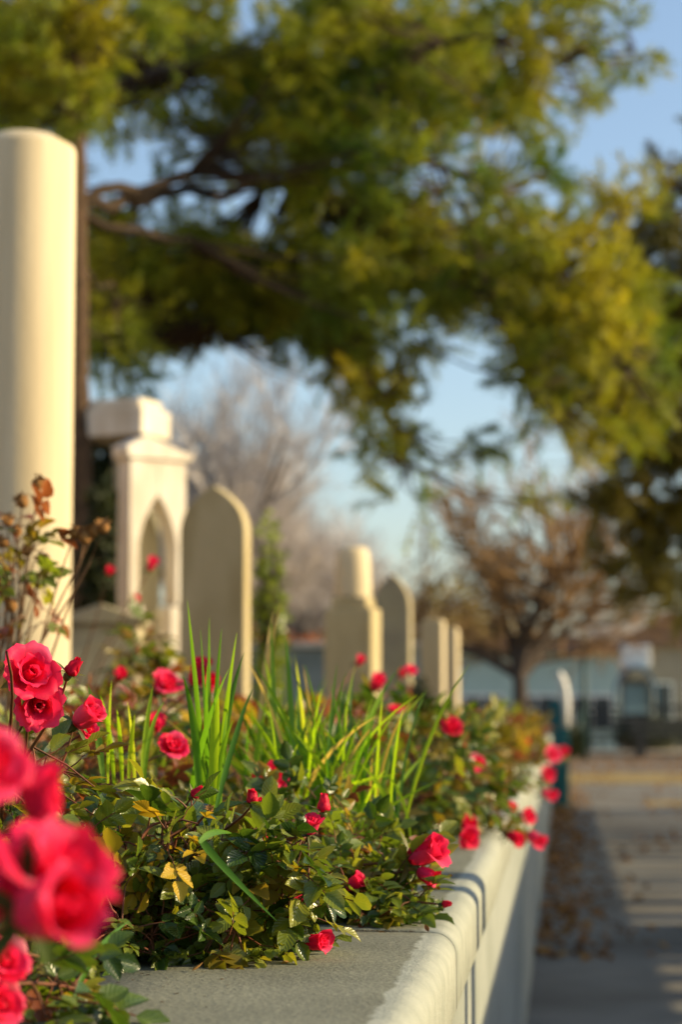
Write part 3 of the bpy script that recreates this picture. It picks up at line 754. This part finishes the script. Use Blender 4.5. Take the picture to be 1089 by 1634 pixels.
for kind in ('open', 'half', 'bud'):
    for s in range(3):
        parts = bloom_parts(kind, 31+s)
        xs = [v[0] for nm, mb, mk in parts if nm == 'petal' for v in mb.v]; ys = [v[1] for nm, mb, mk in parts if nm == 'petal' for v in mb.v]
        wdt = max(max(xs)-min(xs), max(ys)-min(ys))
        lst = []; joined = MB()
        mats = [M['petal'], M['petal_dark'], M['petal_pale'], M['calyx']]
        idx = {'petal': 0, 'petal_dark': 1, 'petal_pale': 2, 'calyx': 3}
        for nm, mb, mk in parts:
            mb.v = [tuple(c/wdt for c in v) for v in mb.v]
            b = len(joined.v); joined.v += mb.v; joined.f += [tuple(i+b for i in f) for f in mb.f]; joined.m += [idx[mk]]*len(mb.f)
            lst.append((nm, mb.mesh(nm, M[mk], True)))
        BLOOMS[kind, s] = (lst, joined.mesh('bloom', mats, True))
hm = MB(); hm.lathe([(0,-.5),(.25,-.45),(.5,-.1),(.48,.2),(.2,.45),(.1,.4)], sides=10)
for k in range(9):
    a = k*math.tau/9; dr = Vector((math.cos(a), math.sin(a), 0)); leaflet(hm, dr*.2+Vector((0,0,.35)), dr*.6+Vector((0,0,rnd.uniform(.2,1))), Vector((0,0,1)), .6, .3, .3, .3, 4, rnd)
HIP = hm.mesh('dried_head', M['hip_dry'], True)

def basis(d, up):
    d = d.normalized(); s = up.cross(d)
    if s.length < 1e-4: s = Vector((1,0,0)).cross(d)
    s.normalize(); n = d.cross(s)
    return Matrix((d, s, n)).transposed()              # columns: x = d, y = s, z = n
def rose_bush(label, base, ells, n_canes, n_leaf, mix, blooms, seed, leaf_scale=1.0, hips=(), cane_r=.0028, floor_clip=True, extra=(), canem='cane', detail=True, dense=0, group='rose bushes in the planter'):
    r = random.Random(seed)
    base = Vector(base)
    t = thing('rose_bush', label, 'rose bush', base, 0, group)
    keys = [k for k, v in mix for _ in range(v)]
    nodes = []                                           # (point, cane index)
    canes = []
    def fl(p):
        z0 = (LEDGE_Z+.008) if p.x > X_IN-.01 else .75
        if p.z < z0: p.z = z0 + r.uniform(0, .008)
        return p
    def cane(end, rad=cane_r, arch=.06, tip=.0011):
        b = base + Vector((r.uniform(-.04,.04), r.uniform(-.05,.05), 0))
        dv = end-b; ln = dv.length
        c1 = b + Vector((dv.x*.22, dv.y*.22, dv.z*.6 + arch*.6 + .02)); c2 = b + dv*.7 + Vector((0, 0, arch*.6)) + rvec(r)*.02
        pts = []
        for k in range(9):
            u = k/8; q = b*(1-u)**3 + c1*3*u*(1-u)**2 + c2*3*u*u*(1-u) + end*u**3
            pts.append(fl(q) if k < 8 and end.z > .79 else q)
        mb = MB(); mb.tube([q-base for q in pts], [rad*(1-u/8)+tip*u/8 for u in range(9)], 5, cap=False)
        canes.append(mb)
        nodes.extend((q, len(canes)-1) for q in pts[2:])
        return pts
    def inside():
        c, rad = r.choice(ells); v = rvec(r)*r.random()**.38
        return fl(Vector((c[0]+v.x*rad[0], c[1]+v.y*rad[1], c[2]+v.z*rad[2]))), Vector((v.x/rad[0], v.y/rad[1], v.z/rad[2])).normalized()
    for (pt, size, kind, axis) in blooms:
        ax = Vector(axis).normalized()
        pts = cane(pt - ax*size*.30, arch=.03)
    for pt in extra: cane(pt)
    for pt, s in hips: cane(pt, arch=.02)
    for k in range(n_canes): cane(inside()[0])
    for k in range(n_leaf):
        q, out = inside()
        npt, ci = min(nodes, key=lambda a: (a[0]-q).length_squared)
        d = (q-npt)
        if d.length > .001:
            canes[ci].tube([npt-base, npt.lerp(q, .5)+Vector((0,0,.004))-base, q-base], [.0012, .001, .0008], 3, cap=False)
        d = (d.normalized()*.6 + out*.5 + rvec(r)*.55 + Vector((0,0,-.12))).normalized()
        up = (Vector((.25,-.1,.9)) + rvec(r)*.75).normalized()
        sc = leaf_scale*(r.uniform(.5, 1.0) if r.random() < .6 else r.uniform(.95, 1.4))
        tip = q + d*.06*sc
        zf = (LEDGE_Z+.004) if tip.x > X_IN-.01 else .75
        if tip.z < zf: d.z += (zf-tip.z)/(.06*sc); d.normalize()
        key = r.choice(keys); me = r.choice(LEAVES[key])
        o = obj('leaf', me, t, q-base); o.rotation_euler = basis(d, up).to_euler(); o.scale = (sc, sc, sc)
    if dense:
        vs = {}
        for k in range(dense):
            q, out = inside()
            d = (out*.5 + rvec(r)*.8).normalized(); up = (Vector((.25,-.1,.9)) + rvec(r)*.8).normalized()
            sc = leaf_scale*r.uniform(.6, 1.1); key = r.choice(keys); mt = basis(d, up)*sc
            src = r.choice(LEAVES_LOW[key]); mb = vs.setdefault(key, MB()); b = len(mb.v)
            mb.v += [tuple(fl(mt @ Vector(v) + q) - base) for v in src.v]
            mb.f += [tuple(i+b for i in f) for f in src.f]; mb.m += src.m
            for i, uv in src.a.items(): mb.a[b+i] = uv
        for key, mb in vs.items():
            o = build(mb, 'foliage', [M[key], M['cane']], t, True); o['kind'] = 'stuff'
    for mb in canes: build(mb, 'cane', M[canem], t, True)
    for i, (pt, size, kind, axis) in enumerate(blooms):
        ax = Vector(axis).normalized()
        lst, joined = BLOOMS[kind, r.randrange(3)]
        rot = ax.to_track_quat('Z', 'Y').to_matrix() @ Matrix.Rotation(r.uniform(0, 6), 3, 'Z')
        o = obj('bloom' if kind != 'bud' else 'rosebud', joined if not detail else None, t, pt - ax*size*.25 - base)
        o.rotation_euler = rot.to_euler(); o.scale = (size,)*3 if kind != 'bud' else (size*1.15, size*1.15, size*.85)
        if detail:
            for nm, me in lst: obj(nm, me, o)
    for pt, s in hips:
        o = obj('dried_head', HIP, t, pt-base); o.scale = (s,)*3; o.rotation_euler = (r.uniform(-1,1), r.uniform(-1,1), r.uniform(0,6))
    return t
def B(px, py, d, wpx, kind, axis=(.35, -.6, .5)):
    return (P(px, py, d), wpx*d/F_PX, kind, axis)
GREEN = [('leaf', 8), ('leaf_light', 3)]
S0 = .745
# near-left bush with the large blurred blooms
rose_bush('rose bush with huge blurred pink blooms at the lower left', (-.48, 1.30, S0),
  [((-.42,1.60,.80),(.09,.12,.06)), ((-.46,1.45,.82),(.06,.10,.06))], 8, 120, [('leaf',6),('leaf_light',3),('leaf_red',1),('leaf_olive',1)],
  [B(98,1375,0.98,232,'open',(.5,-.40,.75)), B(58,1452,.965,140,'half',(.62,-.62,.12)), B(-15,1215,0.98,150,'open',(.5,-.6,.4)), B(-45,1400,0.97,170,'open',(.3,-.8,.2)),
   B(10,1530,1.34,95,'open',(.5,-.6,.4)), B(5,1600,1.34,90,'open',(.5,-.5,.2)), B(70,1295,1.06,95,'half',(-.1,-.3,.9))], 1, dense=60)
# left bush with the rose by the column
rose_bush('rose bush with a large ruffled pink bloom below the cream column', (-.58, 2.08, S0),
  [((-.50,2.02,.875),(.09,.14,.09)), ((-.54,1.92,.83),(.08,.12,.06)), ((-.44,2.1,.84),(.08,.12,.07))], 12, 210, [('leaf',7),('leaf_light',5),('leaf_red',1),('leaf_olive',1)],
  [B(50,1072,1.92,108,'open',(.55,-.75,.3)), B(62,1125,1.95,95,'open',(.3,-.7,-.2)), B(128,1150,2.1,52,'half',(.6,-.3,.4)), B(142,1165,2.15,40,'open',(.5,-.5,.2)), B(112,1072,1.95,22,'bud',(.5,-.2,.7))], 2, dense=140, leaf_scale=.88,
  extra=[P(10,1040,1.8)])
# the bush in focus
rose_bush('rose bush in sharp focus spilling onto the grey coping', (-.40, 2.12, S0),
  [((-.36,2.03,.835),(.10,.12,.075)), ((-.30,2.04,.825),(.085,.10,.06)), ((-.41,1.93,.81),(.07,.09,.05)), ((-.27,2.0,.85),(.06,.06,.05)), ((-.335,1.95,.80),(.07,.05,.035))], 18, 290,
  [('leaf',12),('leaf_light',3),('leaf_olive',1)],
  [B(495,1325,2.0,33,'half',(.35,-.45,.85)), B(517,1291,2.0,20,'bud',(.1,-.1,1)), B(468,1462,1.99,40,'half',(.5,-.5,.5)), B(496,1504,1.985,40,'half',(.85,-.45,.1)), B(403,1279,2.02,17,'bud',(-.05,-.1,1)),
   B(413,1297,2.1,20,'bud',(.2,-.2,1)), B(415,1342,2.05,22,'bud',(.4,-.3,.8)), B(310,1268,2.05,16,'bud',(.5,-.2,.4))], 3, dense=120, leaf_scale=.92,
  hips=[(P(335,1292,1.98), .006), (P(300,1318,1.98), .005)])
rose_bush('small yellowing rose shoot in the middle of the focused foliage', (-.36, 1.99, S0),
  [((P(280,1350,1.95)), (.035,.03,.03))], 4, 16, [('leaf_yellow',3),('leaf',1)], [], 33, leaf_scale=.62)
rose_bush('rose bush under the single rose that leans over the coping', (-.37, 2.45, S0),
  [((-.25,2.42,.825),(.10,.13,.05)), ((-.30,2.5,.85),(.10,.14,.07)), ((-.21,2.36,.80),(.06,.08,.03))], 14, 230, [('leaf',5),('leaf_light',5),('leaf_olive',2),('leaf_red',1)],
  [B(664,1366,2.35,60,'half',(.75,-.35,.35)), B(674,1392,2.34,36,'half',(.7,-.4,-.4)), B(560,1414,2.3,32,'half',(.7,-.3,.5)), B(708,1443,2.3,11,'bud',(1,-.1,.15)), B(437,1238,2.6,56,'open',(.4,-.8,.3)), B(410,1250,2.62,34,'half',(.2,-.5,.3))], 4, dense=200, leaf_scale=.85)
rose_bush('rose bush with pink blooms behind the left tuft of sword leaves', (-.78, 3.25, S0),
  [((-.66,3.1,.88),(.20,.35,.10)), ((-.56,2.8,.84),(.14,.25,.08)), ((-.74,3.4,.93),(.16,.3,.12))], 14, 260, [('leaf',4),('leaf_light',4),('leaf_olive',4),('leaf_red',2)],
  [B(268,1088,3.2,52,'open'), B(312,1086,3.0,40,'half',(.3,-.3,.8)), B(242,1165,2.9,34,'half'), B(278,1188,2.55,56,'open'), B(255,1098,3.3,40,'half'), B(190,1082,3.4,22,'half'), B(330,1100,3.2,30,'half')], 5, dense=250)
rose_bush('rose bush behind the bright green tuft with small red blooms', (-.50, 3.45, S0),
  [((-.44,3.3,.86),(.16,.30,.09)), ((-.50,3.7,.90),(.18,.35,.11)), ((-.36,3.0,.83),(.10,.2,.05))], 12, 240, [('leaf',4),('leaf_light',4),('leaf_olive',5),('leaf_yellow',1),('leaf_red',1)],
  [B(633,1130,3.9,34,'open',(.1,-.2,.9)), B(598,1096,4.2,26,'half'), B(657,1068,4.6,22,'open'), B(573,1058,4.6,16,'half')], 6, dense=250, detail=False)
rose_bush('wide rose bush with many pink blooms hanging over the coping', (-.36, 4.1, S0),
  [((-.24,3.9,.88),(.13,.30,.10)), ((-.28,4.2,.92),(.17,.40,.10)), ((-.20,4.3,.85),(.10,.45,.06)), ((-.30,3.75,.84),(.10,.15,.06))], 18, 290, [('leaf',7),('leaf_light',3),('leaf_olive',2),('leaf_red',1)],
  [B(722,1158,3.9,42,'open'), B(700,1165,4.1,34,'half'), B(762,1217,3.9,34,'open',(.4,-.8,.3)), B(795,1255,4.1,32,'open'), B(765,1181,4.4,20,'half'), B(750,1338,3.62,44,'open',(.5,-.6,-.1)), B(742,1322,3.7,26,'half'),
   B(728,1202,4.0,22,'half'), B(735,1238,4.0,20,'half'), B(815,1333,4.0,26,'half',(.7,-.5,-.3)), B(846,1302,4.5,32,'open',(.7,-.6,.2)), B(847,1334,4.4,28,'half',(.6,-.6,-.3)), B(815,1293,4.3,18,'half'), B(748,1160,4.3,22,'half')], 7, dense=420, leaf_scale=1.05, detail=False)
rose_bush('olive tinted rose bush farther along the planter', (-.36, 7.0, S0),
  [((-.26,6.6,.86),(.18,.6,.09)), ((-.30,7.4,.88),(.22,.7,.09))], 12, 240, [('leaf_olive',6),('leaf_light',2),('leaf_red',2),('leaf',1)],
  [B(884,1203,6.4,32,'open',(.5,-.7,.3)), B(876,1235,6.1,30,'open',(.5,-.7,.1)), B(872,1265,5.9,22,'half',(.5,-.7,-.2)), B(896,1206,6.9,18,'half'), B(835,1190,6.6,18,'half')], 8, dense=250, leaf_scale=1.5, detail=False)
rose_bush('russet tinted rose bush near the planter end', (-.38, 11, S0),
  [((-.34,11,.86),(.24,1.6,.09))], 10, 200, [('leaf_olive',6),('leaf_light',1),('leaf_red',3)], [], 9, dense=200, leaf_scale=1.6, detail=False)
rose_bush('last rose bush before the teal sign', (-.45, 17, S0),
  [((-.42,17,.86),(.26,3.0,.10))], 10, 180, [('leaf_olive',6),('leaf_red',2)], [], 10, dense=200, leaf_scale=2.0, detail=False)
# background bed plants
rose_bush('loose rose bush with dull foliage before the sarcophagus', (-1.22, 5.2, S0),
  [((-1.2,5.1,.92),(.24,.5,.14)), ((-1.0,4.8,.88),(.25,.5,.10)), ((-.95,4.9,1.05),(.06,.1,.17))], 12, 200, [('leaf_olive',5),('leaf_light',2),('leaf_red',2),('leaf',2)],
  [B(240,905,5.0,20,'half'), B(172,915,5.0,16,'half'), B(215,960,5.0,16,'half'), B(187,1082,4.5,18,'half')], 12, dense=200, leaf_scale=1.2, detail=False)
rose_bush('brownish rose bush at the foot of the pointed headstone', (-.85, 5.0, S0),
  [((-.8,4.8,.89),(.28,.5,.11)), ((-.6,5.2,.90),(.28,.6,.12))], 12, 220, [('leaf_olive',6),('leaf_light',3),('leaf_red',2),('leaf_yellow',1)], [], 13, dense=250, leaf_scale=1.3, detail=False)
rose_bush('dark rose bush at the foot of the drum headstone', (-.55, 6.6, S0),
  [((-.52,6.4,.90),(.26,.7,.13)), ((-.45,5.6,.88),(.14,.5,.11))], 12, 220, [('leaf',5),('leaf_olive',4),('leaf_red',1)], [B(640,1078,6.0,14,'half')], 14, dense=200, leaf_scale=1.3, detail=False)
# tall dry canes in front of the column
rose_bush('tall rose canes with brown dried heads in front of the cream column', (-.86, 3.25, S0),
  [((P(40,960,3.15)), (.05,.05,.09)), ((P(20,880,3.15)), (.04,.05,.06))], 6, 42, [('leaf_light',3),('leaf_red',3),('leaf_olive',3)], [], 15, leaf_scale=1.1,
  hips=[(P(x, y, 3.15), s*3.15/F_PX) for x, y, s in ((60,772,22),(36,802,20),(12,832,18),(26,848,18),(70,893,22),(118,850,20),(135,858,22),(150,848,18),(165,842,20),(18,968,20),(42,880,18),(5,866,18),(8,930,16))], canem='cane_dry', detail=False, floor_clip=False)

# ------------------------------------------------------------------ sword-leaved tufts
def blade(parent, b, tip, wd, mat, r, bend=.35, side=None):
    base = parent.location
    b = b.copy(); tip = tip.copy()
    dv = tip-b; c = b + dv*.45 + Vector((-dv.x*bend, -dv.y*bend, abs(dv.z)*.12 + .01))
    view = (side or Vector((r.uniform(-.6,.6), -1, r.uniform(-.1,.3)))).normalized()
    rows = []; n = 12
    for k in range(n+1):
        u = k/n; p = b*(1-u)**2 + c*2*u*(1-u) + tip*u*u
        tg = ((c-b)*(1-u) + (tip-c)*u).normalized()
        s = tg.cross(view).normalized(); nr = s.cross(tg)
        wv = wd*.5*(.55+.45*min(1, u*4))*(1-max(0, (u-.45)/.55)**1.8) + .0002
        tw = .4*u
        s2 = s*math.cos(tw) + nr*math.sin(tw)
        rows.append([p - s2*wv + nr*wv*.35 - base, p - base, p + s2*wv + nr*wv*.35 - base])
    mb = MB(); mb.quadgrid(rows)
    return build(mb, 'blade', M[mat], parent, True)
def tuft(label, px, py, d, specs, mat, seed, group='tufts of sword shaped leaves'):
    r = random.Random(seed); base = P(px, py, d)
    t = thing('leaf_tuft', label, 'plant', base, 0, group)
    for (bx, by, tx, ty, wpx, dd) in specs:
        m = mat if not isinstance(mat, list) else r.choice(mat)
        if r.random() < .07: m = 'blade_dry'
        blade(t, P(bx, by, d+r.uniform(-.04,.04)), P(tx, ty, d+dd), wpx*d/F_PX*.72, m, r, r.uniform(-.1, .5))
    return t
tuft('tall dark green sword leaves in front of the pointed headstone', 325, 1290, 2.3,
  [(330,1290,299,958,15,.0),(335,1290,334,985,13,.06),(340,1290,354,1003,13,.02),(345,1290,378,1010,16,.05),(350,1290,390,1042,15,.1),(318,1290,292,1078,16,-.03),(330,1285,331,1058,17,-.05),(338,1290,348,1098,20,-.06),
   (300,1290,366,1066,18,-.1),(352,1290,366,1120,12,.05),(342,1290,372,1150,10,-.05),(335,1290,320,1005,9,.1),(345,1290,402,1100,12,.12)], ['blade','blade','blade_light'], 1)
tuft('short grassy leaves left of the tall sword leaves', 190, 1250, 2.35,
  [(165,1250,140,1092,15,.05),(172,1250,178,1085,10,.08),(182,1250,160,1110,11,.0),(225,1255,244,1095,11,.05),(215,1255,203,1118,12,.1),(195,1250,186,1130,10,-.05),(230,1255,262,1120,10,.1),(205,1250,215,1140,10,.0)], ['blade','blade_light'], 2)
rG = random.Random(5)
specs = []
for k in range(150):
    bx = rG.gauss(525, 52); tx = bx + rG.gauss(0, 62) ; ty = 1330 - abs(rG.gauss(150, 70))
    specs.append((bx, rG.uniform(1310, 1345), tx, max(1060, ty), rG.uniform(5, 10), rG.uniform(-.15, .2)))
specs += [(470,1330,455,1010,14,.1),(440,1330,432,985,12,.1),(480,1330,398,1060,11,.1),(560,1330,640,1062,12,.3),(500,1330,470,1040,14,.2),(600,1330,660,1110,10,.3),(460,1330,420,1040,12,.2)]
tuft('bright green grassy tuft in the middle of the bed', 520, 1335, 2.75, specs, ['blade_light','blade_light','blade'], 3)
rG = random.Random(6); specs = []
for k in range(34):
    bx = rG.uniform(395, 480); specs.append((bx, 1290, bx+rG.gauss(-5, 45), rG.uniform(1060, 1200), rG.uniform(6, 10), rG.uniform(-.1, .2)))
specs += [(405,1290,448,962,11,.1),(410,1290,437,975,10,.1)]
tuft('green leaf tuft with a yellow tip right of the pointed headstone', 440, 1290, 3.0, specs, ['blade_light','blade_light','blade'], 4)
tuft('single dark blade arching down over the focused rose foliage', 318, 1345, 1.9, [(318,1335,442,1470,19,-.03),(318,1345,372,1330,14,.05)], 'blade', 5)
tuft('few green blades at the lower left corner of the bed', 110, 1600, 1.62, [(100,1600,182,1418,17,.05),(112,1600,160,1452,14,.0),(95,1600,140,1500,13,-.04),(118,1600,206,1470,12,.1)], 'blade', 6)

# ------------------------------------------------------------------ fallen leaves
rL = random.Random(44)
mb = MB(); leaflet(mb, Vector((-.5,0,0)), Vector((1,0,0)), Vector((0,0,1)), 1, .5, .5, .3, 7, rL); DRY1 = mb.mesh('dry_leaf', M['dry_leaf'], True)
mb = MB(); leaflet(mb, Vector((-.5,0,0)), Vector((1,.1,.2)), Vector((.2,.3,1)), 1, .4, .9, -.5, 7, rL); DRY2 = mb.mesh('dry_leaf', M['dry_leaf'], True)
def on_ledge(px, py):
    d = (CAM_H-LEDGE_Z)*F_PX/(py-1140.0); return P(px, py, d)
for px, py, s, lab in ((318,1549,.014,'curled dry leaf at the foot of the focused rose bush'), (440,1527,.020,'dark dry leaf left of the lowest rose on the coping'), (455,1534,.012,'dry leaf scrap below the lowest rose on the coping'),
                       (412,1528,.018,'greenish dry leaf lying flat before the lowest rose'), (684,1482,.012,'dry scrap at the right end of the coping joint'), (610,1483,.008,'tiny dry scrap in the middle of the coping joint'),
                       (380,1545,.006,'tiny crumb on the coping left of the dry leaves'), (352,1560,.007,'tiny crumb near the focused rose bush')):
    p = on_ledge(px, py); p.z = LEDGE_Z + s*.12
    o = obj('dry_leaf', rL.choice((DRY1, DRY2)), None, p); o.scale = (s, s, s*.8); o.rotation_euler = (rL.uniform(-.2,.2), rL.uniform(-.2,.2), rL.uniform(0,6))
    tag(o, lab, 'dry leaf', 'dry leaves on the coping')
mb = MB()
for k in range(420):                                     # crumbs gathered in the joint and along the bed edge
    if k < 160: x, y = rL.uniform(-.27, -.15), 2.235 + rL.gauss(0, .003)
    else: x, y = X_IN + abs(rL.gauss(0, .05)) + .02, rL.uniform(1.4, 3.6)
    s = rL.uniform(.0008, .0026); c = Vector((x, y, LEDGE_Z+.0012))
    a = rL.uniform(0, 6); u = Vector((math.cos(a), math.sin(a), 0))*s; v = Vector((-math.sin(a), math.cos(a), .3))*s*.7
    b = len(mb.v); mb.v += [tuple(c-u), tuple(c+v), tuple(c+u), tuple(c-v+Vector((0,0,s*.5)))]; mb.f.append((b,b+1,b+2,b+3)); mb.m.append(0)
o = build(mb, 'soil_crumbs', M['soil']); o['kind'] = 'stuff'; o['label'] = 'dark soil crumbs scattered on the coping'
mb = MB()
def litter(x, y, s):
    c = Vector((x, y, .004 + s*.2)); n = (Vector((0,0,1)) + rvec(rL)*.6).normalized(); d = n.cross(rvec(rL)).normalized()
    leaflet(mb, c-d*s*.5, d, n, s, s*.6, .4, .2, 3, rL)
for k in range(900):
    y = 9 + 22*rL.random()**1.1; clump = mnoise.noise(Vector((y*.35, 3, 0)))
    x = X_WALL + .02 + abs(rL.gauss(0, .16+.28*max(0, clump)))
    litter(x, y, rL.uniform(.03, .08))
for k in range(1800):
    y = rL.uniform(12, 50); x = rL.uniform(-.1, 4.5)
    if mnoise.noise(Vector((x*1.2, y*.25, 7))) > .05: litter(x, y, rL.uniform(.04, .09))
for k in range(1500):
    y = rL.uniform(38, 52); x = rL.uniform(-.1, 6); litter(x, y, rL.uniform(.05, .1))
o = build(mb, 'leaf_litter', M['litter']); o['kind'] = 'stuff'; o['label'] = 'brown fallen leaves gathered along the wall and road'
